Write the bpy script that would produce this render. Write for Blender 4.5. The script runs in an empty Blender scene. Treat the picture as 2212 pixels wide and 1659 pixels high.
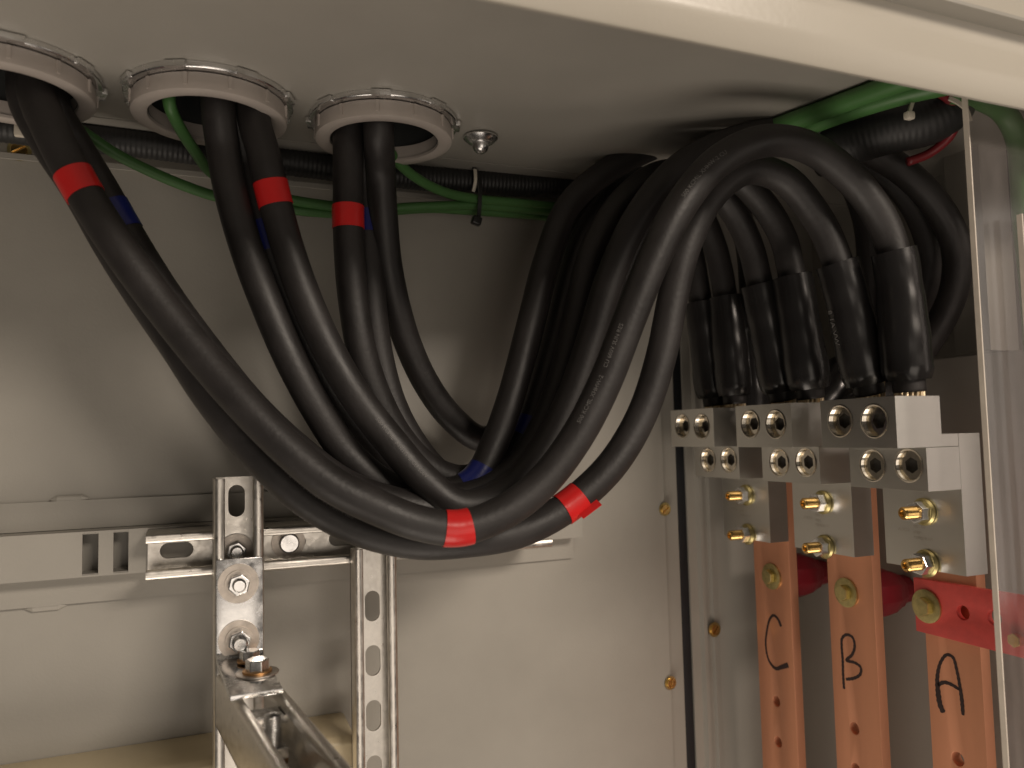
import bpy, bmesh, math, random
from mathutils import Vector, Matrix
random.seed(7)
PI = math.pi
V = Vector
S = bpy.context.scene
COL = S.collection

# ------------------------------------------------------------------ camera
yaw, pit, rol = math.radians(22.6), math.radians(3.7), math.radians(1.35)
FW = V((math.sin(yaw)*math.cos(pit), math.cos(yaw)*math.cos(pit), math.sin(pit)))
R0 = V((math.cos(yaw), -math.sin(yaw), 0)); U0 = R0.cross(FW)
RT = R0*math.cos(rol) - U0*math.sin(rol)
UP = U0*math.cos(rol) + R0*math.sin(rol)
cd = bpy.data.cameras.new('camera'); cam = bpy.data.objects.new('camera', cd); COL.objects.link(cam)
cam.matrix_world = Matrix((RT, UP, -FW)).transposed().to_4x4()
cd.sensor_width = 36.0; cd.lens = 36.0*1700/2212; cd.clip_start = 0.01; cd.clip_end = 50
cd.dof.use_dof = True; cd.dof.focus_distance = 0.72; cd.dof.aperture_fstop = 5.0
S.camera = cam
S.render.resolution_x = 1024; S.render.resolution_y = 768

# ------------------------------------------------------------------ light
w = bpy.data.worlds.new('World'); S.world = w; w.use_nodes = True
bg = w.node_tree.nodes['Background']; bg.inputs[0].default_value = (1.0, 0.87, 0.74, 1); bg.inputs[1].default_value = 0.036
def area(name, loc, target, sx, sy, power, col):
    l = bpy.data.lights.new(name, 'AREA'); l.shape = 'RECTANGLE'; l.size = sx; l.size_y = sy
    l.energy = power; l.color = col
    o = bpy.data.objects.new(name, l); COL.objects.link(o); o.location = loc
    o.rotation_euler = (V(target)-V(loc)).to_track_quat('-Z', 'Y').to_euler(); return o
area('room_lamp', (1.02, -1.64, .99), (.2, .75, -.12), 1.0, .36, 30.0, (1.0, .87, .735))
area('room_bounce', (.10, -1.0, -.55), (.15, .75, -.05), 1.0, 1.0, 3.3, (1.0, .87, .74))
area('floor_bounce', (-.25, .10, -1.3), (-.1, .45, .2875), 1.1, .8, 8.0, (1.0, .87, .74))
area('room_side', (2.1, -1.0, .05), (.5, .6, -.1), .7, 1.2, 2.3, (1.0, .88, .76))
S.view_settings.view_transform = 'Standard'; S.view_settings.look = 'None'
S.view_settings.exposure = 0.45; S.view_settings.gamma = 1.0
S.render.engine = 'CYCLES'
S.cycles.max_bounces = 8; S.cycles.transparent_max_bounces = 12

# ------------------------------------------------------------------ picture measure -> place (on a known plane)
def ray(x, y): return FW*1700 + RT*(x-1106) - UP*(y-829.5)
def W(x, y, Y): d = ray(x, y); return d*(Y/d.y)
def WX(x, y, X): d = ray(x, y); return d*(X/d.x)
def WZ(x, y, Z): d = ray(x, y); return d*(Z/d.z)

# ------------------------------------------------------------------ materials
def mat(name, col, rough=.5, metal=0., var=.0, scale=30., bump=0., bscale=200., spec=.5, coat=0., stretch=None, rvar=0., col2=None, lo=.4, hi=.6):
    m = bpy.data.materials.new(name); m.use_nodes = True; n = m.node_tree.nodes; L = m.node_tree.links
    b = n['Principled BSDF']; b.inputs['Base Color'].default_value = (*col, 1); b.inputs['Roughness'].default_value = rough
    b.inputs['Metallic'].default_value = metal; b.inputs['Specular IOR Level'].default_value = spec
    b.inputs['Coat Weight'].default_value = coat
    tc = n.new('ShaderNodeTexCoord'); mp = n.new('ShaderNodeMapping'); L.new(tc.outputs['Object'], mp.inputs[0])
    if stretch: mp.inputs['Scale'].default_value = stretch
    if var or rvar or col2:
        t = n.new('ShaderNodeTexNoise'); t.inputs['Scale'].default_value = scale; t.inputs['Detail'].default_value = 6; t.inputs['Roughness'].default_value = .6
        L.new(mp.outputs[0], t.inputs['Vector'])
        r = n.new('ShaderNodeValToRGB'); r.color_ramp.elements[0].position = lo-.1*(col2 is None); r.color_ramp.elements[1].position = hi+.1*(col2 is None)
        c2 = col2 or tuple(min(1, c*(1+var)) for c in col)
        r.color_ramp.elements[0].color = (*[c*(1-var) for c in col], 1); r.color_ramp.elements[1].color = (*c2, 1)
        L.new(t.outputs['Fac'], r.inputs[0]); L.new(r.outputs[0], b.inputs['Base Color'])
        if rvar:
            mr = n.new('ShaderNodeMapRange'); mr.inputs['From Min'].default_value = .3; mr.inputs['From Max'].default_value = .7
            mr.inputs['To Min'].default_value = max(.02, rough-rvar); mr.inputs['To Max'].default_value = min(1, rough+rvar)
            L.new(t.outputs['Fac'], mr.inputs['Value']); L.new(mr.outputs[0], b.inputs['Roughness'])
    if bump:
        t2 = n.new('ShaderNodeTexNoise'); t2.inputs['Scale'].default_value = bscale; t2.inputs['Detail'].default_value = 4
        L.new(mp.outputs[0], t2.inputs['Vector'])
        bp = n.new('ShaderNodeBump'); bp.inputs['Strength'].default_value = bump; bp.inputs['Distance'].default_value = .001
        L.new(t2.outputs['Fac'], bp.inputs['Height']); L.new(bp.outputs[0], b.inputs['Normal'])
    return m
M = {}
M['paint'] = mat('grey_paint', (.35, .332, .296), .42, var=.05, scale=9, bump=.12, bscale=420, rvar=.06)
M['paint_front'] = mat('light_paint', (.50, .465, .40), .3, var=.03, scale=6, bump=.1, bscale=300)
M['beige'] = mat('beige_paint', (.52, .44, .29), .35, var=.06, scale=12, bump=.1)
M['rubber'] = mat('black_cable_jacket', (.0195, .017, .0165), .5, var=.35, scale=22, bump=.25, bscale=260, rvar=.08, spec=.55)
M['boot'] = mat('glossy_black_sleeve', (.014, .013, .013), .25, bump=.5, bscale=45, var=.2, stretch=(1, 1, .35), spec=.6, rvar=.05)
M['loom'] = mat('black_loom', (.016, .016, .016), .5, var=.2)
M['green'] = mat('green_jacket', (.066, .175, .050), .45, var=.12, scale=18, bump=.1)
M['redtape'] = mat('red_tape', (.60, .018, .018), .30, var=.06, scale=40, bump=.3, bscale=90)
M['bluetape'] = mat('blue_tape', (.014, .021, .15), .3, var=.1, scale=40, bump=.3, bscale=90)
M['grey_pvc'] = mat('grey_plastic', (.42, .375, .34), .45, var=.06, scale=40, bump=.1)
M['shadein'] = mat('shaded_tube_inside', (.028, .03, .03), .7, var=.2)  # near-black colour stands in for the shade up inside the conduits
M['zinc'] = mat('galvanised_steel', (.74, .71, .66), .36, 1., var=.10, scale=150, rvar=.10, bump=.10, bscale=90)
M['zinc_bright'] = mat('bright_zinc', (.80, .80, .80), .24, 1., var=.08, scale=80, rvar=.1, bump=.08, bscale=60)
M['washer'] = mat('steel_washer', (.55, .50, .45), .42, 1., var=.15, scale=150)
M['copper_washer'] = mat('copper_washer', (.62, .36, .16), .4, 1., var=.15, scale=200)
M['alu'] = mat('tin_plated_aluminium', (.70, .69, .655), .36, 1., var=.025, scale=20, rvar=.03, bump=.03, bscale=260, stretch=(1, 1, 3))
M['screw'] = mat('nickel_screw', (.74, .69, .60), .20, 1., var=.08, scale=200)
M['dark'] = mat('recess_shade', (.03, .027, .024), .6)  # shade at the bottom of the screw sockets, put in as colour
M['brass'] = mat('brass', (.78, .52, .20), .24, 1., var=.15, scale=300)
M['gold'] = mat('yellow_zinc', (.55, .47, .22), .36, 1., var=.22, scale=160)
M['copper'] = mat('copper_bar', (.76, .355, .21), .42, .6, var=.09, scale=14, rvar=.08, bump=.12, bscale=60, stretch=(1, 1, .25))
M['strand'] = mat('bare_strands', (.80, .66, .45), .3, 1., var=.2, scale=200)
M['marker'] = mat('black_marker_ink', (.03, .014, .014), .45, var=.3, scale=120)
M['insul'] = mat('dark_red_insulator', (.17, .006, .013), .35, var=.12, scale=40)
M['redbar'] = mat('red_fibreglass', (.62, .075, .065), .42, var=.12, scale=70, bump=.15, bscale=300)
M['white'] = mat('white_nylon', (.62, .57, .48), .4, var=.05)
M['blacknylon'] = mat('black_nylon', (.015, .015, .015), .35, var=.1)
M['gasket'] = mat('black_gasket', (.010, .011, .014), .6, var=.2)
M['print'] = mat('pale_print', (.15, .145, .14), .6, var=.5, scale=700)
M['engrave'] = mat('engraved_marks', (.60, .56, .50), .5, .6, var=.2, scale=500)
M['edge'] = mat('sawn_acrylic_edge', (.80, .72, .62), .35, var=.08, scale=60)
M['redwire'] = mat('red_wire', (.16, .012, .016), .4, var=.1)
# clear acrylic
ac = bpy.data.materials.new('clear_acrylic'); ac.use_nodes = True; nn = ac.node_tree.nodes; LL = ac.node_tree.links
nn.remove(nn['Principled BSDF']); tr = nn.new('ShaderNodeBsdfTransparent'); tr.inputs[0].default_value = (.97, .96, .96, 1)
gl = nn.new('ShaderNodeBsdfGlossy'); gl.inputs['Roughness'].default_value = .12; df = nn.new('ShaderNodeBsdfDiffuse'); df.inputs[0].default_value = (.75, .68, .66, 1)
fr = nn.new('ShaderNodeFresnel'); fr.inputs[0].default_value = 1.49; mx = nn.new('ShaderNodeMixShader'); mx2 = nn.new('ShaderNodeMixShader')
nz = nn.new('ShaderNodeTexNoise'); nz.inputs['Scale'].default_value = 8; nz.inputs['Detail'].default_value = 5
mr = nn.new('ShaderNodeMapRange'); mr.inputs['From Min'].default_value = .35; mr.inputs['From Max'].default_value = .7; mr.inputs['To Min'].default_value = .015; mr.inputs['To Max'].default_value = .075
LL.new(nz.outputs['Fac'], mr.inputs['Value']); LL.new(mr.outputs[0], mx2.inputs[0])
gm = nn.new('ShaderNodeNewGeometry'); ma = nn.new('ShaderNodeMath'); ma.operation = 'MULTIPLY_ADD'; ma.inputs[1].default_value = -.819; ma.inputs[2].default_value = 1.49
LL.new(gm.outputs['Backfacing'], ma.inputs[0]); LL.new(ma.outputs[0], fr.inputs[0])
LL.new(fr.outputs[0], mx.inputs[0]); LL.new(tr.outputs[0], mx.inputs[1]); LL.new(gl.outputs[0], mx.inputs[2])
LL.new(mx.outputs[0], mx2.inputs[1]); LL.new(df.outputs[0], mx2.inputs[2]); LL.new(mx2.outputs[0], nn['Material Output'].inputs[0])
M['acrylic'] = ac

# ------------------------------------------------------------------ object helpers
def link(name, me, m, parent=None, smooth=None):
    o = bpy.data.objects.new(name, me); COL.objects.link(o); me.materials.clear(); me.materials.append(M[m] if isinstance(m, str) else m)
    if smooth is not None:
        me.shade_smooth() if smooth == 'all' else me.shade_flat()
        if smooth is True:
            me.shade_smooth()
            me.set_sharp_from_angle(angle=math.radians(38))
    if parent:
        o.parent = parent; o.matrix_parent_inverse = Matrix.Translation(-parent.location) if parent.type == 'EMPTY' else (parent.matrix_parent_inverse.inverted() if False else Matrix.Identity(4))
        if parent.type != 'EMPTY': o.matrix_parent_inverse = Matrix.Identity(4)
    return o
def thing(name, loc, label, cat, group=None):
    o = bpy.data.objects.new(name, None); COL.objects.link(o); o.location = loc; o.empty_display_size = .01
    o['label'] = label; o['category'] = cat
    if group: o['group'] = group
    return o
def tag(o, label, cat, group=None):
    o['label'] = label; o['category'] = cat
    if group: o['group'] = group
    return o
def struct(o): o['kind'] = 'structure'; return o

class MB:
    def __init__(s): s.v = []; s.f = []
    def add(s, vs, fs, mtx=None):
        n = len(s.v); s.v += [(mtx @ V(p)) if mtx else V(p) for p in vs]; s.f += [[i+n for i in f] for f in fs]; return s
    def box(s, a, b, mtx=None):
        x0, y0, z0 = a; x1, y1, z1 = b
        vs = [(x0,y0,z0),(x1,y0,z0),(x1,y1,z0),(x0,y1,z0),(x0,y0,z1),(x1,y0,z1),(x1,y1,z1),(x0,y1,z1)]
        return s.add(vs, [[0,3,2,1],[4,5,6,7],[0,1,5,4],[1,2,6,5],[2,3,7,6],[3,0,4,7]], mtx)
    def lathe(s, prof, mtx=None, n=40, close=False, a0=0):
        vs = []; fs = []
        for r, h in prof:
            for k in range(n):
                a = a0+2*PI*k/n; vs.append((r*math.cos(a), r*math.sin(a), h))
        m = len(prof)
        for i in range(m-1+(1 if close else 0)):
            j = (i+1) % m
            for k in range(n):
                k2 = (k+1) % n; fs.append([i*n+k, i*n+k2, j*n+k2, j*n+k])
        return s.add(vs, fs, mtx)
    def tube(s, pts, rad, n=20, caps=True, frames=None):
        fr = frames or frames_of(pts); vs = []; fs = []
        for i, (p, (t, a, b)) in enumerate(zip(pts, fr)):
            r = rad(i) if callable(rad) else rad
            for k in range(n):
                an = 2*PI*k/n; vs.append(p + a*(r*math.cos(an)) + b*(r*math.sin(an)))
        for i in range(len(pts)-1):
            for k in range(n):
                k2 = (k+1) % n; fs.append([i*n+k, i*n+k2, (i+1)*n+k2, (i+1)*n+k])
        if caps: fs.append(list(range(n))[::-1]); fs.append([(len(pts)-1)*n+k for k in range(n)])
        return s.add(vs, fs)
    def prism(s, poly, z0, z1, mtx=None):
        n = len(poly); vs = [(x, y, z0) for x, y in poly] + [(x, y, z1) for x, y in poly]
        return s.add(vs, [list(range(n))[::-1], list(range(n, 2*n))] + [[i, (i+1) % n, n+(i+1) % n, n+i] for i in range(n)], mtx)
    def mesh_in(s, me, mtx=None):
        return s.add([v.co.copy() for v in me.vertices], [list(p.vertices) for p in me.polygons], mtx)
    def build(s, name, m, parent=None, smooth=True, bevel=0., seg=2):
        me = bpy.data.meshes.new(name)
        org = V((0, 0, 0))
        me.from_pydata(s.v, [], s.f); me.validate()
        bm = bmesh.new(); bm.from_mesh(me); bmesh.ops.remove_doubles(bm, verts=bm.verts, dist=1e-6); bmesh.ops.recalc_face_normals(bm, faces=bm.faces)
        if bevel:
            es = [e for e in bm.edges if len(e.link_faces) == 2 and e.calc_face_angle() > .6]
            bmesh.ops.bevel(bm, geom=es, offset=bevel, segments=seg, profile=.6, affect='EDGES', clamp_overlap=True)
        bm.to_mesh(me); bm.free()
        return link(name, me, m, parent, smooth)
def axis_m(p, d, up=V((0, 0, 1))):
    d = V(d).normalized(); x = V(up).cross(d)
    if x.length < 1e-4: x = V((1, 0, 0)).cross(d)
    x.normalize(); y = d.cross(x); m = Matrix((x, y, d)).transposed().to_4x4(); m.translation = V(p); return m
def hexa(r, a0=0): return [(r*math.cos(a0+k*PI/3), r*math.sin(a0+k*PI/3)) for k in range(6)]
def circ(r, n=32, c=(0, 0)): return [(c[0]+r*math.cos(2*PI*k/n), c[1]+r*math.sin(2*PI*k/n)) for k in range(n)]
def slot(cx, cy, L, wd, ang=0, n=10):
    pts = []; h = (L-wd)/2
    for sgn, st in ((1, -PI/2), (-1, PI/2)):
        for k in range(n+1):
            a = st + PI*k/n; pts.append((sgn*h + wd/2*math.cos(a), wd/2*math.sin(a)))
    c, s_ = math.cos(ang), math.sin(ang)
    return [(cx+x*c-y*s_, cy+x*s_+y*c) for x, y in pts]
def rrect(x0, y0, x1, y1, r=.002, n=4):
    pts = []
    for cx, cy, a in ((x1-r, y1-r, 0), (x0+r, y1-r, PI/2), (x0+r, y0+r, PI), (x1-r, y0+r, 1.5*PI)):
        for k in range(n+1): b = a+PI/2*k/n; pts.append((cx+r*math.cos(b), cy+r*math.sin(b)))
    return pts
def plate(outer, holes, t, bevel=0.):
    """flat plate in XY with through holes, centred on z=0 with thickness t"""
    cu = bpy.data.curves.new('tmp', 'CURVE'); cu.dimensions = '2D'; cu.fill_mode = 'BOTH'; cu.extrude = max(t/2-bevel, 1e-5); cu.bevel_depth = bevel; cu.bevel_resolution = 1
    if bevel: cu.offset = -bevel
    for poly in [outer]+list(holes):
        sp = cu.splines.new('POLY'); sp.points.add(len(poly)-1); sp.use_cyclic_u = True
        for q, (x, y) in zip(sp.points, poly): q.co = (x, y, 0, 1)
    ob = bpy.data.objects.new('tmp', cu); COL.objects.link(ob)
    dg = bpy.context.evaluated_depsgraph_get(); me = bpy.data.meshes.new_from_object(ob.evaluated_get(dg))
    bpy.data.objects.remove(ob); bpy.data.curves.remove(cu); return me
def frames_of(pts):
    out = []; n = len(pts); prev = None
    for i in range(n):
        t = (pts[min(i+1, n-1)]-pts[max(i-1, 0)]).normalized()
        if prev is None:
            a = t.cross(V((0, 1, 0)));  a = a if a.length > .1 else t.cross(V((1, 0, 0)))
        else: a = prev - t*prev.dot(t)
        a.normalize(); b = t.cross(a); out.append((t, a, b)); prev = a
    return out
def spline(ctrl, step=.0025):
    P = [V(c) for c in ctrl]; P = [P[0]*2-P[1]] + P + [P[-1]*2-P[-2]]; dense = []
    for i in range(1, len(P)-2):
        p0, p1, p2, p3 = P[i-1:i+3]
        d = [max((b-a).length, 1e-5)**.5 for a, b in ((p0, p1), (p1, p2), (p2, p3))]
        t0 = 0; t1 = d[0]; t2 = t1+d[1]; t3 = t2+d[2]
        for k in range(24):
            t = t1+(t2-t1)*k/24
            A1 = p0*((t1-t)/(t1-t0))+p1*((t-t0)/(t1-t0)); A2 = p1*((t2-t)/(t2-t1))+p2*((t-t1)/(t2-t1)); A3 = p2*((t3-t)/(t3-t2))+p3*((t-t2)/(t3-t2))
            B1 = A1*((t2-t)/(t2-t0))+A2*((t-t0)/(t2-t0)); B2 = A2*((t3-t)/(t3-t1))+A3*((t-t1)/(t3-t1))
            dense.append(B1*((t2-t)/(t2-t1))+B2*((t-t1)/(t2-t1)))
    dense.append(P[-2])
    for _ in range(5):
        dense = [dense[0]]+[(dense[i-1]+dense[i]*2+dense[i+1])/4 for i in range(1, len(dense)-1)]+[dense[-1]]
    out = [dense[0]]; acc = 0
    L = [0]
    for a, b in zip(dense, dense[1:]): L.append(L[-1]+(b-a).length)
    n = int(L[-1]/step); j = 0
    for k in range(1, n+1):
        s = L[-1]*k/n
        while j < len(L)-2 and L[j+1] < s: j += 1
        u = (s-L[j])/max(L[j+1]-L[j], 1e-9); out.append(dense[j].lerp(dense[j+1], u))
    return out
def px(p):
    z = p.dot(FW); return (1106+1700*p.dot(RT)/z, 829.5-1700*p.dot(UP)/z)
def nearest(pts, q):
    best = min(range(len(pts)), key=lambda i: (px(pts[i])[0]-q[0])**2+(px(pts[i])[1]-q[1])**2); return best
def text_mesh(s, size):
    cu = bpy.data.curves.new('tmp', 'FONT'); cu.body = s; cu.size = size; cu.fill_mode = 'FRONT'; cu.resolution_u = 2
    ob = bpy.data.objects.new('tmp', cu); COL.objects.link(ob)
    dg = bpy.context.evaluated_depsgraph_get(); me = bpy.data.meshes.new_from_object(ob.evaluated_get(dg))
    bpy.data.objects.remove(ob); bpy.data.curves.remove(cu); return me
def text_on_tube(s, size, pts, i0, r, phi, m, parent, name='printed_text', step=.0025, flip=False):
    me = text_mesh(s, size); fr = frames_of(pts); sg = -1 if flip else 1
    for v in me.vertices:
        k = i0 + sg*v.co.x/step; k = min(max(k, 0), len(pts)-1.01); i = int(k); u = k-i
        p = pts[i].lerp(pts[i+1], u); t = fr[i][0].lerp(fr[i+1][0], u).normalized()
        c = (-p); c = (c-t*c.dot(t)).normalized(); sd = t.cross(c)
        a = phi + sg*(v.co.y-size*.35)/r
        v.co = p + (c*math.cos(a) - sd*math.sin(a))*(r+.0002)
    return link(name, me, m, parent, None)

# ================================================================== THE SETTING
YW, ZC, XR = .83, .2875, .80
prof = [(-1.0,YW),(.5445,YW),(.5452,.834),(.5662,.834),(.5670,.85),(.5800,.85),(.5805,.834),(.5930,.834),(.5952,.8285),(.6000,.8285),(.6022,.834),(.6095,.834),(.6115,.8300),(.6200,.8308),(XR,.8308)]
mb = MB(); n = len(prof)
mb.add([(x, y, z) for z in (-.9, .33) for x, y in prof], [[i, i+1, n+i+1, n+i] for i in range(n-1)])
struct(mb.build('wall_back', 'paint', smooth=False))
mb = MB(); mb.box((XR, .385, -.9), (XR+.003, .86, .33)); struct(mb.build('wall_right', 'paint', smooth=False))
# ceiling with three conduit holes
RX = [(-.1265, .683), (.019, .683), (.1655, .684)]
mb = MB()
mb.mesh_in(plate([(-1.0, .36), (XR, .36), (XR, .757), (-1.0, .757)], [circ(.0525, 48, c) for c in RX], .0025), Matrix.Translation((0, 0, ZC)))
mb.box((-1.0, .7595, ZC-.0012), (XR, .8285, ZC+.0022))
mb.box((-1.0, .750, ZC+.0035), (XR, .770, ZC+.006))
struct(mb.build('ceiling', 'paint', smooth=False))
# front head frame of the cabinet: folded sheet edge that hangs below the roof
t = thing('cabinet_head_frame', (.2, .38, .235), 'pale painted folded steel edge crossing the upper right corner, nearest the viewer', 'frame')
pr = [(.3875,.2382),(.3862,.2372),(.3846,.2385),(.3800,.2500),(.3788,.2535),(.3784,.2570),(.3784,.2725),(.3776,.2765),(.3760,.2810),(.3720,.3000),(.3560,.5800),(.3600,.5800),(.3760,.3000),(.3900,.2800),(.3900,.2382)]  # folds angled for a bright band; top extended out of view to block light
mb = MB(); n = len(pr)
mb.add([(x, y, z) for x in (-.9, 1.2) for y, z in pr], [[i, (i+1) % n, n+(i+1) % n, n+i] for i in range(n)])
mb.build('folded_edge', 'paint_front', t, smooth='all' if False else True)
# gasket in the vertical seam
mb = MB(); mb.box((.5672, .8355, -.9), (.5798, .849, .30)); tag(mb.build('gasket_strip', 'gasket', bevel=.001), 'black gasket strip in the vertical seam left of the copper bars', 'seal')
# upright channel at right behind the clear sheet
mb = MB(); pr = [(.752,.545),(.7515,.585),(.7540,.585),(.7545,.5475),(.7945,.5475),(.7945,.545)]
t = thing('upright_channel', (.77, .56, .075), 'grey upright steel channel on the right wall, seen through the clear sheet', 'channel')
n = len(pr); mb.prism(pr, .074, .30); mb.build('channel', 'paint', t, smooth=False, bevel=.0006)
mb = MB(); mb.box((.7945, .540, .20), (.7985, .548, .30)); mb.build('dark_edge_strip', 'gasket', t, smooth=False)
# mounting panel carrying the bus bars
mb = MB(); mb.box((.712, .40, -.9), (.716, .815, .067)); tag(mb.build('mounting_panel', 'paint', bevel=.0008), 'grey steel panel standing behind the copper bars and red insulators', 'panel')

# ---- wall rail (hat section with two square cut-outs) behind the strut
t = thing('wall_rail', (0, .82, -.1), 'grey painted hat rail running along the back wall behind the galvanised channels', 'rail')
mb = MB()
mb.box((-.7, .8245, -.0765), (.415, .8275, -.0505)); mb.box((-.7, .8245, -.1435), (.415, .8275, -.1175))
mb.box((-.7, .801, -.0795), (.415, .825, -.0770)); mb.box((-.7, .801, -.1170), (.415, .825, -.1145))
mb.mesh_in(plate([(-.7, -.1170), (.415, -.1170), (.415, -.0770), (-.7, -.0770)], [rrect(-.084, -.1155, -.0712, -.0785, .0006), rrect(-.0593, -.1157, -.047, -.0787, .0006)], .002), Matrix.Translation((0, .801, 0)) @ Matrix.Rotation(PI/2, 4, 'X'))
for x0, x1, z in ((-.114, -.081, -.0492), (-.132, -.098, -.1447)):
    mb.lathe([(.001, -.5), (1, -.3), (1, .3), (.001, .5)], Matrix.Translation(((x0+x1)/2, .827, z)) @ Matrix.Diagonal((1, 1, 1, 1)) @ Matrix.Rotation(PI/2, 4, 'Y') @ Matrix.Diagonal((.0035, .0025, x1-x0, 1)), 12)
mb.build('hat_section', 'paint', t, smooth=False, bevel=.0005)
mb = MB(); mb.box((.418, .8275, -.1325), (.424, .8295, -.090))
# ---- beige foot beam at lower left
t = thing('base_beam', (-.2, .8, -.3), 'beige painted steel beam with rounded end at the lower left', 'beam')
mb = MB(); pr = [(YW-.001,-.2775),(.785,-.2800),(.776,-.2825),(.772,-.2885),(.772,-.345),(YW-.001,-.345)]
mb.add([(x, y, z) for x in (-.8, .1465, .1505) for y, z in [(a, b if x < .15 else b-.002*(b > -.34)) for a, b in pr]], [[i, (i+1) % 6, 6+(i+1) % 6, 6+i] for i in range(6)]+[[6+i, 6+(i+1) % 6, 12+(i+1) % 6, 12+i] for i in range(6)]+[[12, 13, 14, 15, 16, 17]])
mb.build('beam_body', 'beige', t, smooth=True, bevel=.0015)

# ================================================================== STRUT CHANNELS
def hexbolt(name, p, d, parent, r=.0095, h=.007, m='zinc_bright', wr=.0165, wm='washer', shank=.006, a0=.3, sh_r=.0055, cw=False, head=False, cm='copper_washer'):
    """nut on a threaded end (or a bolt head) with washer, axis d pointing to the viewer"""
    A = axis_m(p, d)
    mb = MB(); mb.prism(hexa(r, a0), .0012, .0012+h, A); o = mb.build(name, m, parent, smooth=False, bevel=.0009)
    if wr:
        mb = MB(); mb.lathe([(.001, .0), (wr, .0), (wr, .0012), (.001, .0012)], A, 36); mb.build('washer', wm, o, smooth=True)
    if cw: mb = MB(); mb.lathe([(r*.9, .0013), (r*1.22, .0013), (r*1.22, .0028), (r*.9, .0028)], A, 28); mb.build('lock_washer', cm, o, smooth=True)
    if not head:
        mb = MB(); prf = []
        z = .0012+h-.001; k = 0
        while z < .0012+h+shank: prf.append((sh_r*(1 if k % 2 else .88), z)); z += .0006; k += 1
        prf += [(sh_r*.8, z+.0004), (.0001, z+.0004)]
        mb.lathe(prf, A, 20); mb.build('threaded_end', m, o, smooth=True)
    return o
def strut(name, L, depth, slots, parent, mtx, mname='zinc', w=.0405):
    """channel along local x, width local y, opening toward local +z; back plate at z=0"""
    mb = MB(); h = w/2; t = .0025
    mb.mesh_in(plate([(0, -h), (L, -h), (L, h), (0, h)], [slot(s, 0, .0286, .0143) for s in slots], t), Matrix.Translation((0, 0, t/2)))
    for sg in (1, -1):
        # side wall, rounded lip turned in
        pf = [(h, .0), (h, depth-.003), (h-.0012, depth-.0008), (h-.003, depth), (h-.0062, depth), (h-.0080, depth-.001), (h-.0088, depth-.003), (h-.0088, depth-.0065),
              (h-.0066, depth-.0065), (h-.0066, depth-.0035), (h-.0058, depth-.0025), (h-.0035, depth-.0025), (h-.0025, depth-.004), (h-.0025, .0)]
        nn_ = len(pf)
        mb.add([(x, sg*a, b) for x in (0, L) for a, b in pf], [[i, (i+1) % nn_, nn_+(i+1) % nn_, nn_+i] for i in range(nn_)] + [list(range(nn_)), list(range(nn_, 2*nn_))])
    tmp = MB(); tmp.add(mb.v, mb.f, mtx)
    return tmp.build(name, mname, parent, smooth=True)
def mframe(o, x, y, z):
    m = Matrix((V(x), V(y), V(z))).transposed().to_4x4(); m.translation = V(o); return m
FR = V((0, -1, 0))
# horizontal
t = thing('strut_channel', (-.031, .798, -.098), 'horizontal galvanised slotted channel bolted across the wall rail', 'channel', 'galvanised slotted channels')
strut('channel', .388, .041, [.0243+.0508*k for k in range(7)], t, mframe((-.031, .798, -.0985), (1, 0, 0), (0, 0, 1), (0, -1, 0)))
A = axis_m((.0925, .7952, -.0985), FR); mb = MB(); mb.lathe([(.0001, .0115), (.0080, .0115), (.0092, .0105), (.0095, .009), (.0095, .001), (.001, .001)], A, 32); o = mb.build('bolt_head', 'zinc_bright', t)
mb = MB(); mb.lathe([(.001, .0), (.0158, .0), (.0158, .0014), (.001, .0014)], A, 36); mb.build('washer', 'washer', o)
# left vertical
t = thing('strut_channel', (.043, .757, -.03), 'short upright galvanised slotted channel at left, behind the angle bracket', 'channel', 'galvanised slotted channels')
strut('channel', .27, .041, [.0215+.0508*k for k in range(5)], t, mframe((.0430, .7565, -.0318), (0, 0, -1), (1, 0, 0), (0, -1, 0)))
hexbolt('nut', W(511, 1192, .745)+V((0, .008, 0)), FR, t, r=.0088, h=.008, wr=.0150)
# centre vertical (shallow)
t = thing('strut_channel', (.1646, .757, -.1), 'long upright galvanised slotted channel in the centre, under the lowest cable bend', 'channel', 'galvanised slotted channels')
strut('channel', .80, .0205, [.056+.0508*k for k in range(-1, 14) if .056+.0508*k > .02], t, mframe((.1648, .7565, -.103), (0, 0, -1), (1, 0, 0), (0, -1, 0)))
# angle bracket
t = thing('angle_bracket', (.042, .71, -.18), 'bright zinc angle bracket bolted to the left upright channel, its shelf pointing forward', 'bracket')
BY = .7125
mb = MB(); pf = [(BY, -.0990), (BY, -.1765), (BY-.0035, -.1808), (.6175, -.1835), (.6175, -.1870), (BY+.001, -.1850), (BY+.0035, -.1830), (BY+.0035, -.0990)]
n = len(pf); xs = lambda x, y: x + (BY-y)*.065
mb.add([(xs(x, y), y, z) for x in (.0243, .0618) for y, z in pf], [[i, (i+1) % n, n+(i+1) % n, n+i] for i in range(n)]+[list(range(n)), list(range(n, 2*n))])
mb.build('bracket_plate', 'zinc_bright', t, smooth=True, bevel=.0007)
hexbolt('nut', W(515, 1260, BY)+V((0, 0, 0)), FR, t, r=.0092, h=.009, wr=.0165, cw=True, shank=.004, cm='washer')
hexbolt('nut', W(516, 1382, BY)+V((0, 0, 0)), FR, t, r=.0092, h=.009, wr=.0165, cw=True, shank=.008, sh_r=.006, cm='washer')
hexbolt('bolt_head', (.0495, .692, -.1812), V((0, 0, 1)), t, r=.0082, h=.009, wr=None, cw=True, head=True)
hexbolt('bolt_head', (.0530, .662, -.1822), V((0, 0, 1)), t, r=.0092, h=.010, wr=.0165, cw=True, head=True)
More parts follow.
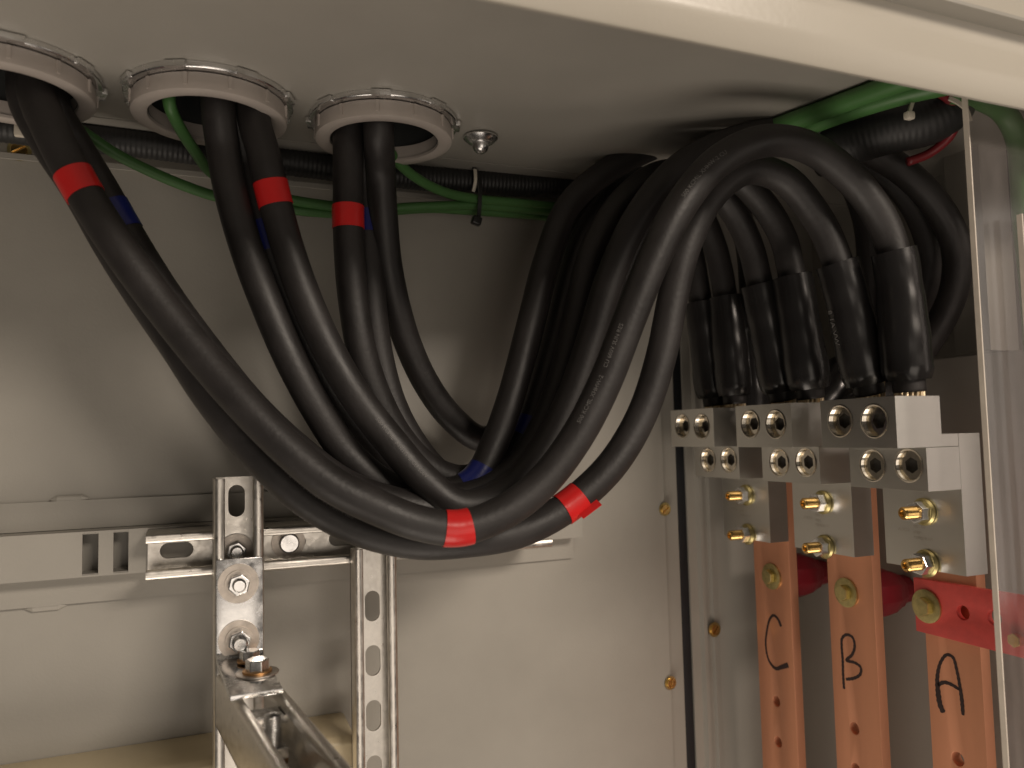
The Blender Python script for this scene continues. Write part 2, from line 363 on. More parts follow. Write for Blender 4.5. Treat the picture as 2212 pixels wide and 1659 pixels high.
# forward arm
a0 = V((.0440, .7050, -.2312)); a1 = V((.0906, .30, -.2305)); ax = (a1-a0).normalized(); up_ = V((0, 0, 1)); up_ = (up_-ax*up_.dot(ax)).normalized(); sd_ = up_.cross(ax)
t = thing('strut_channel', a0, 'galvanised channel hung under the angle bracket and reaching forward to the viewer', 'channel', 'galvanised slotted channels')
strut('channel', .60, .041, [.05+.0508*k for k in range(10)], t, mframe(a0, ax, sd_, up_))
# square nut and upright bolt inside the arm
pb = W(575, 1560, .605)
t = thing('channel_nut', pb, 'small zinc spring nut on an upright threaded stud, inside the forward channel', 'nut')
pb = V((.0575, .590, -.2275))
mb = MB(); mb.box((-.0085, -.0085, 0), (.0085, .0085, .008), Matrix.Translation(pb+V((0, 0, .006))) @ Matrix.Rotation(.25, 4, 'Z')); mb.build('square_nut', 'zinc_bright', t, smooth=False, bevel=.0008)
mb = MB(); prf = [(.0001, .012)]
z = .012; k = 0
while z < .036: prf.append((.0062*(1 if k % 2 else .84), z)); z += .0008; k += 1
prf.append((.0001, z)); mb.lathe(prf, Matrix.Translation(pb), 20); mb.build('threaded_stud', 'zinc_bright', t)
mb = MB(); mb.lathe([(.001, .002), (.0105, .002), (.0105, .0045), (.001, .0045)], Matrix.Translation(pb), 26); mb.build('washer', 'copper_washer', t)
mb = MB(); mb.box((-.014, -.010, .028), (.014, .012, .034), Matrix.Translation(pb+V((-.002, .022, -.004)))); mb.build('clamp_strip', 'zinc_bright', t, bevel=.0008)

# ================================================================== CONDUIT BUSHINGS
lab = ['grey conduit bushing at the far left, cut by the picture edge', 'grey conduit bushing in the middle of the three', 'grey conduit bushing furthest right, beside the domed roof bolt']
for (cx, cy), lb in zip(RX, lab):
    t = thing('conduit_bushing', (cx, cy, ZC), lb, 'bushing', 'conduit bushings in the roof')
    T = Matrix.Translation((cx, cy, 0))
    mb = MB(); zt, zb = ZC-.0075, .2655
    mb.lathe([(.0500, zt), (.0600, zt), (.0608, zt-.002), (.0612, zb+.004), (.0606, zb+.0012), (.0585, zb), (.0500, zb), (.0483, zb+.001), (.0478, zb+.004), (.0480, zt)], T, 96, close=True)
    for k in range(12):
        a = PI*2*k/12+.2
        mb.box((.0602, -.0014, zb+.004), (.0624, .0014, zt-.001), T @ Matrix.Rotation(a, 4, 'Z'))
    mb.build('bushing_ring', 'grey_pvc', t, smooth=True)
    mb = MB(); z1, z0 = ZC-.0014, ZC-.0068
    mb.lathe([(.0515, z1), (.0660, z1), (.0665, z0+.001), (.0655, z0), (.0615, z0), (.0515, z0)], T, 72, close=True)
    for k in range(8):
        a = PI*2*k/8+.35+cx
        mb.box((.0640, -.008, z0-.0003), (.0685, .008, z1-.0008), T @ Matrix.Rotation(a, 4, 'Z'))
    mb.build('locknut', 'zinc_bright', t, smooth=True, bevel=.0006)
    mb = MB(); mb.lathe([(.0471, zb+.0030), (.0500, zb+.0045), (.0500, .43), (.0001, .43), (.0001, .428), (.0471, .428)], T, 64, close=False); mb.build('conduit', 'shadein', t)

# ================================================================== LUGS
XA, XB, XP, XQ = .535, .567, .608, .6325     # block fronts, plate front, plate back
def cap_screw(p, parent, r, off, lean):
    A = axis_m(p, (-1, 0, 0)) 
    prf = [(r*1.06, .0004), (r*1.0, .0007), (r*.93, .0002)]; z = -.0005; k = 0
    while z > -off-.001: prf.append((r*(.93 if k % 2 else .97), z)); z -= .0008; k += 1
    prf += [(r*.95, -off-.002), (r*.99, -off-.003)]
    mb = MB(); mb.lathe(prf, A, 36)
    mb.mesh_in(plate(circ(r*.95, 36), [hexa(r*.50, .2+lean)], .005), A @ Matrix.Translation((0, 0, -off-.0025)))
    o = mb.build('set_screw', 'screw', parent, smooth=False)
    mb = MB(); mb.prism(circ(r*.62, 20), -.0120, -off-.0051, A); mb.build('hex_socket_shade', 'dark', o, smooth=False)  # dark disc behind the hex hole, painted shade
    return o
lugA = None
def make_lug(y0, label, depth_off):
    t = thing('cable_lug', (.60, y0+.041, -.05), label, 'lug', 'stepped cable lugs on the copper bars')
    y1 = y0+.082
    mb = MB()
    rot = mframe((0, 0, 0), (0, 1, 0), (0, 0, 1), (1, 0, 0))     # plate x->Y, y->Z, z->X
    h1 = [circ(.0138, 36, (y0+.022, .0045)), circ(.0138, 36, (y0+.0595, .0055))]
    h2 = [circ(.0138, 36, (y0+.018, -.0338)), circ(.0138, 36, (y0+.056, -.0348))]
    mb.mesh_in(plate([(y0, -.0183), (y1, -.0183), (y1, .0245), (y0, .0245)], h1, .013), Matrix.Translation((XA+.0065, 0, 0)) @ rot)
    mb.box((XA+.013, y0, -.0183), (.586, y1, .0245))
    mb.mesh_in(plate([(y0, -.0548), (y1, -.0548), (y1, -.0186), (y0, -.0186)], h2, .013), Matrix.Translation((XB+.0065, 0, 0)) @ rot)
    mb.box((XB+.013, y0, -.0548), (.6055, y1, -.0186)); 
    mb.box((.5862, y0+.0002, -.0183), (.6055, y1-.0002, -.0076))
    mb.box((.6057, y0+.0001, -.1275), (XQ-.0010, y1-.0001, -.0076))
    mb.box((.6057-.0, y0, -.0548), (.6057+.0002, y1, -.0078))
    mb.build('lug_body', 'alu', t, smooth=False, bevel=.0005, seg=1)
    for c in ((y0+.022, .0045), (y0+.0595, .0055)): cap_screw((XA, c[0], c[1]), t, .0138, .0052, c[0]*40)
    for c in ((y0+.018, -.0338), (y0+.056, -.0348)): cap_screw((XB, c[0], c[1]), t, .0138, .0034, c[1]*50)
    for k, zz in enumerate((-.0765, -.1215)):
        p = V((.6055, y0+.0375, zz)); A = axis_m(p, (-1, 0, 0))
        mb = MB(); prf = [(.0001, 0), (.0046, 0)]; z = .001; j = 0
        while z < .026: prf.append((.0056*(1 if j % 2 else .9), z)); z += .0007; j += 1
        prf += [(.0044, z+.0006), (.0030, z+.0006), (.0028, z-.002), (.0001, z-.002)]
        mb.lathe(prf, A, 22); s = mb.build('stud', 'brass', t)
        mb = MB(); mb.prism(hexa(.0098, .4+.5*k+depth_off), .0035, .0125, A); mb.build('nut', 'zinc_bright', s, smooth=False, bevel=.0009)
        mb = MB(); mb.lathe([(.001, .0002), (.0120, .0002), (.0122, .0018), (.0105, .0034), (.001, .0034)], A, 36); mb.build('washer', 'gold', s)
    # engraved lines of text on the plate
    mbt = MB(); q = mframe((.6055, y0+.0605, -.0935), (0, -1, 0), (0, 0, 1), (-1, 0, 0))
    for j, (s_, sz, dx, dz) in enumerate((('AL9CU', .0040, .0, .0), ('500 - 1/0', .0034, .0165, .004), ('600V', .0034, .0165, -.001), ('TORQUE 375', .0034, .0165, -.006))):
        mbt.mesh_in(text_mesh(s_, sz), q @ Matrix.Translation((dx-.006, dz-.002, .00025)))
    mbt.build('stamped_text', 'engrave', t, smooth=False)
    return t
make_lug(.473, 'tinned cable lug nearest the clear sheet, with a scratched stepped side', 0)
make_lug(.593, 'middle cable lug of the three, on the copper bar marked B', .6)
make_lug(.713, 'cable lug furthest back, on the copper bar marked C', 1.1)

# ================================================================== COPPER BARS
BX = .6335
def ribbon(pts, wds, m, parent, name, X):
    """marker stroke on the face x = X; pts are (Y, Z)"""
    P = spline([V((X, a, b)) for a, b in pts], .0012); mb = MB(); vs = []; fs = []; n = len(P)
    for i, p in enumerate(P):
        t_ = (P[min(i+1, n-1)]-P[max(i-1, 0)]).normalized(); s_ = V((1, 0, 0)).cross(t_); u = i/(n-1)*(len(wds)-1); k = min(int(u), len(wds)-2)
        w_ = 1.15*(wds[k]+(wds[k+1]-wds[k])*(u-k))*(1+.12*math.sin(i*1.7))
        if i in (0, n-1): w_ *= .6
        vs += [p+s_*w_, p-s_*w_]
    for i in range(n-1): fs.append([2*i, 2*i+1, 2*i+3, 2*i+2])
    mb.add(vs, fs); return mb
def zl(pts): return [((lambda v: (v.y, v.z))(WX((x/1.4439+2500)*.54861, (y/1.4439+2100)*.54861, BX))) for x, y in pts]
def bar(y0, label, holes, strokes, bolt, bw=.055):
    t = thing('copper_bus_bar', (BX, y0+.026, -.9), label, 'bus bar', 'copper bus bars')
    rot = mframe((BX+.006, 0, 0), (0, 1, 0), (0, 0, 1), (1, 0, 0))
    mb = MB(); mb.mesh_in(plate([(y0, -.9), (y0+bw, -.9), (y0+bw, -.02), (y0, -.02)], [circ(.0058, 24, h) for h in holes], .012, bevel=.0012), rot)
    mb.build('bar', 'copper', t, smooth=True)
    mb = MB()
    for s_, wd in strokes:
        r_ = ribbon(zl(s_), wd, 'marker', None, 'x', BX-.00025); mb.add(r_.v, r_.f)
    mb.build('marker_letter', 'marker', t, smooth=False)
    if bolt:
        A = axis_m((BX-.0002, bolt[0], bolt[1]), (-1, 0, 0)); mb = MB(); mb.prism(hexa(.0085, .5), .0024, .0085, A); o = mb.build('bolt_head', 'gold', t, smooth=False, bevel=.0008)
        mb = MB(); mb.lathe([(.001, .0), (.0150, .0), (.0150, .0016), (.0125, .0023), (.001, .0023)], A, 36); mb.build('washer', 'gold', o)
    return t
Cs = [([(832,530),(815,490),(790,466),(767,488),(750,560),(744,620),(750,680),(766,730),(800,768),(835,760),(872,748)], [.0017,.0013,.0013,.0013,.0013,.0018,.0026])]
Bs = [([(1190,885),(1184,800),(1182,720),(1176,640),(1178,598),(1205,576),(1238,592),(1250,640),(1235,690),(1202,722),(1250,735),(1284,762),(1282,800),(1245,824),(1200,830)], [.0014,.0014,.0013,.0013,.0013,.0013])]
As = [([(1755,1020),(1736,975),(1724,900),(1720,820),(1738,735),(1775,690),(1808,705),(1832,785),(1848,870),(1860,955),(1866,1034)], [.0024,.0024,.0018,.0013,.0012,.0013,.0013,.0016,.0014]), ([(1724,862),(1760,847),(1805,862),(1845,888)], [.0014,.0014,.0013])]
bar(.486, 'copper bar with the hand-drawn letter A, behind the red strap', [(.5143, -.296), (.5143, -.346), (.5143, -.396)], As, None)
bar(.5985, 'copper bar with the hand-drawn letter B, the middle one', [(.6320, -.3079), (.6330, -.3490), (.632, -.39)], Bs, (.6333, -.171), .0605)
bar(.7165, 'copper bar with the hand-drawn letter C, furthest from the clear sheet', [(.748, -.3151), (.748, -.361), (.748, -.407)], Cs, (.7458, -.1719), .0605)
# insulators
for yy, lb in ((.7480, 'dark red stand-off insulator beside the copper bar marked C'), (.6300, 'dark red stand-off insulator beside the copper bar marked B')):
    mb = MB(); mb.lathe([(.0001, 0), (.0235, 0), (.0255, .002), (.0265, .012), (.0268, .022), (.0250, .034), (.0205, .045), (.0195, .050), (.0150, .052), (.0150, .0655), (.0001, .0655)], axis_m((.6462, yy, -.174), (1, 0, 0)), 10, a0=.2)
    tag(mb.build('standoff_insulator', 'insul', smooth=True, bevel=.0008), lb, 'insulator', 'red stand-off insulators')
# red strap in front of bar A
t = thing('red_strap', (.62, .54, -.166), 'flat red fibreglass strap with punched holes, bolted across the bar marked A', 'strap')
sx = (BX-.0105)
mb = MB(); rot = mframe((sx+.003, 0, 0), (0, 1, 0), (0, 0, 1), (1, 0, 0))
mb.mesh_in(plate([(.405, -.1890), (.5415, -.1890), (.5415, -.1405), (.405, -.1385)], [circ(.0062, 26, (.4925, -.1630)), circ(.0062, 26, (.4635, -.1615))], .006, bevel=.0007), rot)
mb.build('strap_plate', 'redbar', t, smooth=True)
A = axis_m((sx-.0002, .5280, -.1640), (-1, 0, 0)); mb = MB(); mb.prism(hexa(.0088, .5), .0026, .0090, A); o = mb.build('bolt_head', 'gold', t, smooth=False, bevel=.0008)
mb = MB(); mb.lathe([(.001, .0), (.0150, .0), (.0150, .0016), (.0125, .0025), (.001, .0025)], A, 36); mb.build('washer', 'gold', o)
A = axis_m((sx-.0002, .443, -.1745), (-1, 0, 0)); mb = MB(); mb.prism(hexa(.0060, .5), .0004, .0070, A); mb.build('bolt_head', 'brass', t, smooth=False, bevel=.0008)

# ================================================================== CLEAR SHEETS
def sheet(x0, y, z0, z1, x1, label, th=.0045):
    t = thing('clear_sheet', (x0, y, z0), label, 'sheet', 'clear acrylic sheets')
    mb = MB(); mb.box((x0+.0012, y, z0), (x1, y+th, z1)); mb.build('pane', 'acrylic', t, smooth=False)
    mb = MB(); mb.box((x0, y, z0), (x0+.0010, y+th, z1)); mb.build('sawn_edge', 'edge', t, smooth=False)
    return t
sheet(.5700, .42, -.60, .262, .795, 'large clear acrylic sheet with a bright sawn edge, in front of the copper bars')
sheet(.6080, .408, -.60, .1645, .795, 'second clear acrylic sheet further right with a thicker bright edge and square top corner')

# ================================================================== POWER CABLES
RC = .0134
G = 'black power cables from the three conduits'
def above(p): return [V((p.x, p.y, .34)), V((p.x, p.y, .30))]
def cable(label, start, path, end, boot=True, tapes=(), prints=(), r=RC, boot_len=.125, blen=None):
    s = WZ(*start, .266); ctrl = above(s) + [s] + [W(*q) for q in path]
    if end is not None:
        e = V(end); ctrl += [e]
    P = spline(ctrl); t = thing('power_cable', s, label, 'cable', G)
    nb = int(boot_len/.0025)
    mb = MB(); mb.tube(P, lambda i: r*(1+.006*math.sin(i*.13+start[0])), 24); mb.build('jacket', 'rubber', t, smooth='all')
    if boot:
        Q = P[-nb:-4]; n = len(Q); sd = start[0]
        def br(i):
            u = i/(n-1); rr = r+.0052+.0026*u+.0004*math.sin(u*8+sd)+.0002*math.sin(u*23+sd*2)
            if i > n-5: rr *= 1-.02*(i-(n-5))**1.4
            return rr
        mb = MB(); mb.tube(Q, br, 28); mb.build('end_sleeve', 'boot', t, smooth=True)
        e0 = P[-1]; A = axis_m(e0+V((0, 0, -.012)), (P[-9]-e0)); mb = MB()
        for k in range(16):
            a = 2*PI*k/16
            p0 = e0+V((math.cos(a)*.0105, math.sin(a)*.0105, -.010)); p1 = e0+V((math.cos(a+.35)*.0110, math.sin(a+.35)*.0110, .022))
            mb.tube([p0, p0.lerp(p1, .5), p1], .0019, 8)
        mb.build('bare_conductor', 'strand', t, smooth=True)
    for q, colr, wd in tapes:
        i = nearest(P, q); k = int(wd/2/.0025)
        Q = P[max(0, i-k):i+k+1]; mb = MB(); mb.tube(Q, lambda i: r+.0007, 28, caps=False); 
        n = len(Q); mb.tube([p for p in Q], lambda i: r+.0004, 28, caps=True)
        o = mb.build('tape_band', colr, t, smooth=True); o['label'] = 'red tape band' if colr == 'redtape' else 'blue tape band'
    for q, s_, sz, phi, fl in prints:
        text_on_tube(s_, sz, P, nearest(P, q), r*1.006, phi, 'print', t, flip=fl)
    return P, t
ZL = .0290
K1, tK1 = cable('cable nearest the viewer, with two red tape bands, arching down to the front lug', (78, 195),
    [(115,290,.660),(172,400,.655),(254,530,.645),(350,662,.635),(447,783,.622),(536,883,.608),(625,972,.597),(715,1045,.588),(820,1098,.580),(905,1130,.575),(990,1141,.570),(1085,1108,.566),(1170,1043,.562),(1245,945,.556),(1305,830,.550),(1358,695,.542),(1412,560,.532),(1470,445,.522),(1550,350,.514),(1650,305,.508),(1745,318,.503),(1830,378,.499),(1893,455,.496),(1928,535,.4945)],
    (.577, .4945, ZL), tapes=[((170,400),'redtape',.024), ((990,1140),'redtape',.024)],
    prints=[((1262,925), '500 KCMIL XHHW-2', .0048, .35, False), ((1310,800), 'CU 600V SUN RES', .0048, .35, False), ((1470,440), '500 KCMIL XHHW-2 CU', .0048, .2, False)])
K3, tK3 = cable('lowest hanging cable, rising at the outer right with a flagged red tape', (58, 215),
    [(100,300,.690),(172,410,.684),(240,530,.676),(300,625,.668),(388,755,.656),(447,845,.648),(512,930,.640),(585,1012,.632),(670,1085,.625),(775,1142,.618),(900,1172,.612),(1010,1168,.606),(1110,1152,.603),(1185,1120,.600),(1250,1075,.597),(1325,1000,.592),(1387,895,.588),(1428,770,.582),(1454,640,.576),(1482,530,.568),(1535,425,.560),(1610,368,.552),(1690,385,.545),(1755,455,.540),(1800,540,.536)],
    (.572, .532, ZL), tapes=[((1236,1086),'redtape',.024)],
    prints=[((470,895), '500 KCMIL XHHW-2 CU 600V  TYPE RW90 1000V  FT4 SUN RES', .0048, .5, False)])
K2, _ = cable('rear cable of the left conduit, blue taped, looping widest at far right', (112, 225),
    [(160,310,.705),(220,410,.702),(280,515,.697),(362,645,.690),(450,765,.682),(545,880,.672),(645,975,.662),(750,1050,.652),(870,1090,.646),(985,1098,.640),(1085,1062,.636),(1165,985,.632),(1228,870,.628),(1275,740,.622),(1318,600,.612),(1378,470,.600),(1470,360,.590),(1600,300,.572),(1740,285,.555),(1880,325,.540),(2000,415,.532),(2062,520,.530),(2060,630,.540),(1990,760,.570),(1885,870,.600)],
    (.597, .612, -.003), boot_len=.11, tapes=[((270,462),'bluetape',.026)])
K4, _ = cable('inner cable loop just right of the front sleeve, otherwise hidden behind the other cables', (92, 238),
    [(140,310,.722),(205,410,.720),(268,515,.716),(350,645,.709),(435,765,.699),(530,880,.690),(630,978,.680),(740,1058,.670),(865,1100,.664),(985,1105,.658),(1090,1072,.654),(1175,1000,.652),(1238,885,.650),(1285,750,.646),(1330,610,.636),(1390,480,.625),(1475,375,.615),(1600,312,.600),(1740,298,.585),(1870,342,.574),(1962,425,.568),(2008,530,.570),(1996,640,.590),(1925,730,.640),(1800,800,.700)],
    (.597, .763, -.003), boot_len=.06)
L2, _ = cable('red taped cable coming out of the middle conduit', (548, 252),
    [(570,335,.660),(590,420,.660),(620,530,.660),(662,650,.658),(715,765,.655),(775,865,.651),(845,955,.645),(920,1040,.638),(990,1090,.632),(1070,1078,.630),(1135,1025,.634),(1195,940,.638),(1248,830,.640),(1295,700,.636),(1338,560,.632),(1405,440,.628),(1490,365,.625),(1570,370,.620),(1640,430,.615),(1690,510,.610),(1708,580,.606)],
    (.572, .605, ZL), tapes=[((588,418),'redtape',.024)],
    prints=[((812,905), '500 KCMIL  XHHW-2 CU 600V', .0048, .25, False)])
L1, _ = cable('untaped cable on the left side of the middle conduit', (472, 240),
    [(482,320,.668),(500,420,.668),(535,545,.668),(580,665,.668),(630,780,.667),(690,892,.667),(752,982,.668),(836,1050,.669),(930,1075,.670),(1020,1070,.670),(1108,1018,.670),(1168,932,.668),(1212,820,.666),(1246,690,.664),(1275,560,.660),(1340,440,.658),(1430,375,.655),(1515,385,.650),(1580,450,.648),(1620,530,.646),(1638,600,.645)],
    (.572, .644, ZL))
L3, _ = cable('leftmost rising cable, blue tape wide at its lowest bend', (510, 262),
    [(530,340,.690),(550,430,.690),(575,515,.690),(612,620,.692),(660,730,.694),(715,835,.696),(780,925,.697),(850,1005,.696),(925,1058,.692),(985,1060,.686),(1030,1032,.682),(1068,958,.684),(1106,850,.690),(1145,700,.696),(1178,570,.702),(1228,445,.704),(1310,370,.700),(1410,318,.690),(1520,285,.680),(1640,275,.668),(1745,303,.655),(1825,372,.646),(1868,470,.642),(1878,580,.642),(1862,700,.645),(1815,820,.650)],
    (.597, .652, -.003), boot_len=.10, tapes=[((572,508),'bluetape',.026), ((1030,1032),'bluetape',.026)])
M1, _ = cable('red taped cable coming out of the right-hand conduit', (752, 298),
    [(752,380,.685),(752,470,.685),(756,570,.686),(766,670,.688),(784,770,.692),(815,860,.697),(862,945,.702),(925,1010,.707),(1000,1035,.711),(1075,1005,.715),(1130,935,.718),(1170,850,.722),(1205,745,.726),(1240,620,.730),(1280,500,.734),(1345,410,.736),(1430,390,.733),(1500,440,.730),(1540,520,.728),(1562,610,.726)],
    (.575, .725, ZL), tapes=[((752,470),'redtape',.024)])
M3, _ = cable('thin looking blue taped cable squeezed between two others below the right-hand conduit', (788, 318),
    [(790,400,.712),(793,490,.713),(800,600,.714),(808,700,.716),(823,790,.718),(850,880,.719),(890,955,.720),(945,1020,.721),(1000,1048,.716),(1062,1030,.708),(1106,982,.700),(1141,925,.698),(1172,835,.700),(1200,735,.708),(1230,610,.716),(1268,500,.720),(1340,410,.724),(1430,365,.726),(1520,368,.726),(1583,430,.726),(1612,520,.726),(1622,620,.726)],
    (.597, .725, -.003), boot_len=.12, tapes=[((1141,925),'bluetape',.024), ((789,478),'bluetape',.024)])
M2, _ = cable('untaped cable hanging on the right side of the right-hand conduit', (818, 285),
    [(822,370,.690),(828,470,.702),(838,570,.715),(856,660,.728),(884,750,.740),(925,835,.750),(978,905,.757),(1040,948,.762),(1095,925,.766),(1130,850,.768),(1165,750,.770),(1200,640,.772),(1240,520,.774),(1310,430,.776),(1395,410,.773),(1455,460,.769),(1492,540,.765),(1508,620,.762)],
    (.575, .762, ZL), tapes=[])

i_ = nearest(K3, (1246, 1096)); fr_ = frames_of(K3)[i_]; c_ = K3[i_]; q_ = W(1252, 1118, .585) - c_; t_ = fr_[0]; o_ = (q_-t_*q_.dot(t_)).normalized()
mb = MB(); s2 = t_.cross(o_); base = c_ + t_*.004
mb.add([base+t_*a+o_*b+s2*(c+.0006*math.sin(b*900)) for c in (-.0006, 0) for a, b in ((-.010, .006), (.010, .006), (.0105, .012), (.0100, .0205), (-.0095, .0200), (-.0100, .012))], [[0,1,2,3,4,5],[11,10,9,8,7,6]]+[[k, (k+1) % 6, 6+(k+1) % 6, 6+k] for k in range(6)])
mb.build('tape_end', 'redtape', tK3, smooth=False)
# marks on a sleeve beside the front one
text_on_tube('8 1A VW', .0085, K3, len(K3)-34, .0205, -.95, 'print', tK3, name='sleeve_marks', flip=False)

# ================================================================== GREEN WIRES
def wire(label, pts, r=.0052, m='green', name='ground_wire', cat='wire', group='green ground wires', n=14):
    P = spline(pts, .003); mb = MB(); mb.tube(P, r, n); o = mb.build(name, m, smooth='all'); tag(o, label, cat, group); return P
wire('green ground wire sweeping right from behind the left cable bundle', [V((-.10, .715, .34)), V((-.10, .715, .29))]+[W(*q) for q in [(140,255,.725),(190,292,.735),(250,332,.745),(320,368,.755),(400,402,.765),(470,425,.772),(560,440,.778),(650,455,.781),(740,461,.783),(830,456,.783),(930,450,.783),(1030,456,.785),(1130,463,.787),(1250,470,.79),(1400,440,.79),(1500,380,.785)]], r=.0050)
wire('green ground wire dropping out of the middle conduit', [V((-.012, .675, .34)), V((-.012, .675, .29))]+[W(*q) for q in [(366,225,.672),(388,275,.690),(420,325,.715),(460,375,.745),(540,410,.765),(620,430,.772),(700,443,.776),(800,452,.776),(900,447,.776)]]+[W(*q) for q in [(1030,444,.778),(1130,452,.780),(1250,462,.782)]], r=.0050)
wire('green ground wire curving out of the right-hand conduit toward the cable tie', [V((.165, .710, .34)), V((.165, .710, .29))]+[W(*q) for q in [(838,320,.722),(865,356,.738),(905,388,.752),(960,415,.765),(1030,430,.772),(1110,438,.776),(1220,447,.78),(1350,440,.78)]], r=.0050)
wire('wide green wire slanting along the roof to the right frame', [WZ(x, y, .2765) for x, y in [(1500,352),(1600,322),(1700,290),(1820,245),(1950,205),(2060,180)]], r=.0085)
wire('second green wire slanting along the roof, in front of the first', [WZ(x, y, .2765) for x, y in [(1640,288),(1740,252),(1850,212),(1960,172),(2050,145)]], r=.0085)
wire('green wire coming down the far right wall behind the clear sheets', [W(*q) for q in [(2060,200,.455),(2120,215,.455),(2170,245,.455),(2198,300,.455),(2207,380,.455),(2212,470,.46),(2225,600,.47),(2240,800,.48)]], r=.0095)
wire('thin dark red wire curling in the upper right corner', [W(*q) for q in [(1960,350,.50),(2010,330,.49),(2055,290,.475),(2065,250,.465),(2050,215,.46),(2020,195,.46)]], r=.0040, m='redwire', name='red_wire', group=None)
# ================================================================== CORRUGATED LOOM
def loom(label, pts, r=.012):
    P = spline(pts, .0011); mb = MB(); mb.tube(P, lambda i: r if (i//2) % 2 else r*(.968 if r < .02 else .99), 18); o = mb.build('corrugated_loom', 'loom', smooth=True); tag(o, label, 'loom', 'black corrugated looms'); return P
loom('black corrugated loom running along the top of the back wall', [W(*q) for q in [(-60,266,.785),(60,282,.785),(180,297,.785),(300,310,.787),(450,330,.79),(600,348,.79),(760,368,.79),(900,384,.79),(1030,394,.79),(1200,402,.79),(1350,405,.785),(1480,380,.775),(1600,330,.75)]], .0132)
loom('thick black loom turning down in the upper right corner', [W(*q) for q in [(1760,335,.56),(1840,305,.53),(1920,280,.505),(2000,262,.485),(2045,235,.475),(2065,185,.47)]], .0215)
# flat ledge under the loom
mb = MB(); p0 = W(190, 334, .822); mb.box((-.8, .8195, .2648), (.44, .8285, .2668)); mb.box((-.8, .8195, .2610), (.44, .8210, .2648)); tag(mb.build('wall_ledge', 'paint', smooth=False, bevel=.0004), 'thin pale ledge on the back wall just under the black loom', 'ledge')

# ================================================================== TIES
def strap(pts, wd, th, side):
    """flat strap along pts; side = direction of its width"""
    mb = MB(); vs = []; fs = []; n = len(pts)
    for i, p in enumerate(pts):
        t_ = (pts[min(i+1, n-1)]-pts[max(i-1, 0)]).normalized(); s_ = V(side); s_ = (s_-t_*s_.dot(t_)).normalized(); o_ = t_.cross(s_)
        for a, b in ((1, 1), (-1, 1), (-1, -1), (1, -1)): vs.append(p+s_*(wd/2*a)+o_*(th/2*b))
    for i in range(n-1):
        for k in range(4): fs.append([4*i+k, 4*i+(k+1) % 4, 4*i+4+(k+1) % 4, 4*i+4+k])
    fs += [[0, 1, 2, 3], [4*n-4, 4*n-3, 4*n-2, 4*n-1]]; mb.add(vs, fs); return mb
t = thing('cable_tie', W(1030, 420, .765), 'black cable tie holding the green wires to the loom, with a ball-like head', 'cable tie', 'cable ties')
P = spline([W(*q) for q in [(1024,362,.775),(1035,385,.768),(1037,415,.762),(1036,445,.764),(1034,470,.770)]], .002)
strap(P, .0042, .0016, (1, 0, 0)).build('tie_strap', 'blacknylon', t)
mb = MB(); c = W(1029, 477, .768); mb.box((-.0052, -.004, -.0045), (.0052, .004, .0045), Matrix.Translation(c) @ Matrix.Rotation(.3, 4, 'Y')); mb.build('tie_head', 'blacknylon', t, bevel=.002, seg=3)
P = spline([W(*q) for q in [(1026,366,.772),(1027,390,.768),(1022,414,.772)]], .002)
t = thing('cable_tie', W(1027, 390, .768), 'short white cable tie around the loom, just left of the black tie', 'cable tie', 'cable ties'); strap(P, .0035, .0016, (1, 0, 0)).build('tie_strap', 'white', t)
t = thing('cable_tie', W(20, 240, .76), 'white cable tie with a hanging tail at the far left under the conduit', 'cable tie', 'cable ties')
P = spline([W(*q) for q in [(-30,236,.765),(0,238,.765),(30,240,.763),(41,246,.762),(43,262,.762),(43,284,.762)]], .002); strap(P, .0050, .0018, (0, 0, 1) if False else (1, 0, -1)).build('tie_strap', 'white', t)
mb = MB(); mb.box((-.0042, -.003, -.005), (.0042, .003, .005), Matrix.Translation(W(43, 283, .760))); mb.build('tie_head', 'white', t, bevel=.0015)
t = thing('cable_tie', W(1965, 235, .46), 'white cable tie with a round end on the thick loom at upper right', 'cable tie', 'cable ties')
P = spline([W(*q) for q in [(1974,212,.462),(1968,230,.460),(1963,248,.460)]], .0015); strap(P, .0034, .0015, (1, 0, 0)).build('tie_strap', 'white', t)
mb = MB(); mb.box((-.0038, -.003, -.0032), (.0038, .003, .0032), Matrix.Translation(W(1964, 250, .459))); mb.build('tie_head', 'white', t, bevel=.0015)
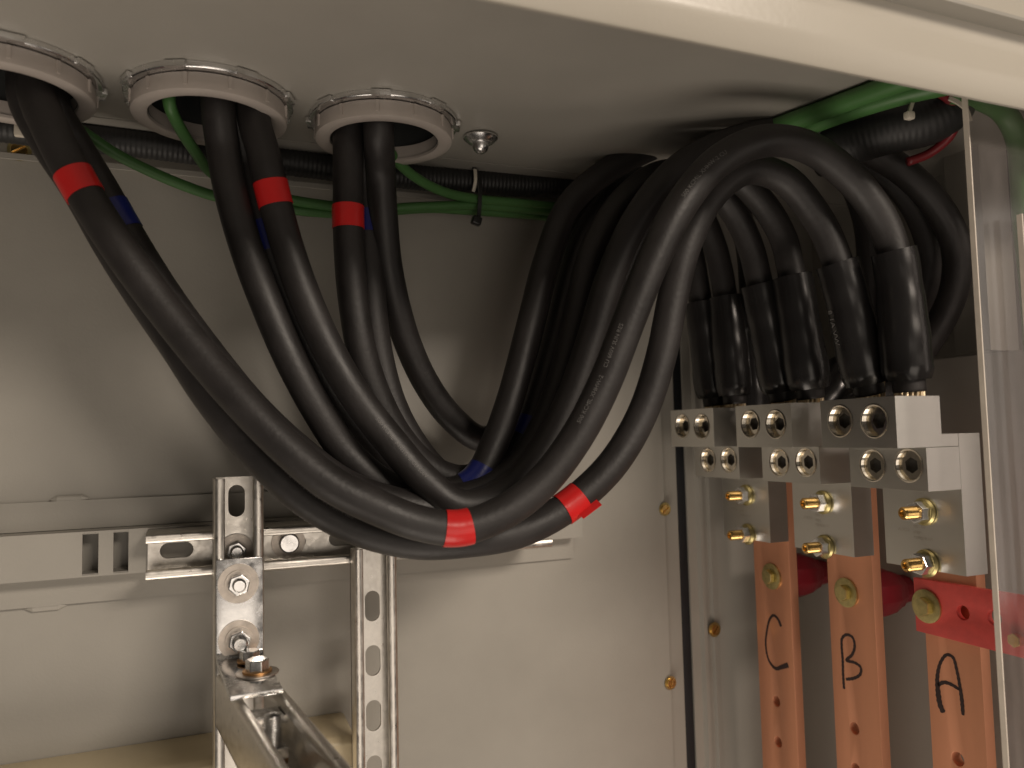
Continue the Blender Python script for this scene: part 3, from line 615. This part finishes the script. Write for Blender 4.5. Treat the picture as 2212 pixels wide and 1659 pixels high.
t = thing('cable_tie', W(2080, 235, .45), 'pale cable tie bent over beside the top of the clear sheet edge', 'cable tie', 'cable ties')
P = spline([W(*q) for q in [(2050,212,.45),(2070,222,.448),(2088,238,.446),(2097,262,.446)]], .0015); strap(P, .0036, .0015, (0, 0, 1)).build('tie_strap', 'white', t)

# ================================================================== SMALL FIXINGS
# domed bolt in the roof
c = WZ(1038, 290, ZC)
t = thing('roof_bolt', c, 'shiny domed bolt with a wide washer in the roof, right of the conduits', 'bolt')
T = Matrix.Translation((c.x, c.y, 0))
mb = MB(); mb.lathe([(.001, ZC-.0025), (.0162, ZC-.003), (.0165, ZC-.0045), (.012, ZC-.0085), (.0095, ZC-.0095), (.001, ZC-.0095)], T, 36); mb.build('flange_washer', 'zinc_bright', t)
mb = MB(); mb.lathe([(.0078, ZC-.0095), (.0078, ZC-.0125), (.006, ZC-.0165), (.003, ZC-.0185), (.0001, ZC-.019)], T, 28); mb.build('dome_nut', 'zinc_bright', t)
# slotted brass screws
def wall_screw(p, label, d=(0, -1, 0), r=.0058, rot=.6):
    t = thing('slotted_screw', p, label, 'screw', 'slotted brass screws')
    A = axis_m(p, d) @ Matrix.Rotation(rot, 4, 'Z'); mb = MB()
    for sg in (1, -1):
        pts = [(r*math.cos(a), sg*(.0009+0)+0) for a in (0,)]
        arc = [(r*math.cos(a), sg*(max(r*math.sin(a), .0008))) for a in [PI*k/16 for k in range(17)]]
        mb.prism(arc, 0, .0032, A)
    mb.prism(circ(r*.98, 24), 0, .0016, A); mb.build('screw_head', 'brass', t, smooth=False, bevel=.0004)
    mb = MB(); mb.lathe([(.001, 0), (r*1.45, 0), (r*1.45, .0008), (.001, .0008)], A, 28); mb.build('washer', 'gold', t)
wall_screw(W(42, 325, .829), 'brass screw high on the back wall at the far left, under the white tie', r=.0068)
wall_screw(W(1436, 1100, .829), 'upper brass screw left of the black seam', r=.0056)
wall_screw(W(1448, 1475, .829), 'lower brass screw left of the black seam', r=.0056, rot=1.3)
wall_screw(W(1543, 1360, .828), 'brass screw between the black seam and the bar marked C', r=.0062, rot=.9)
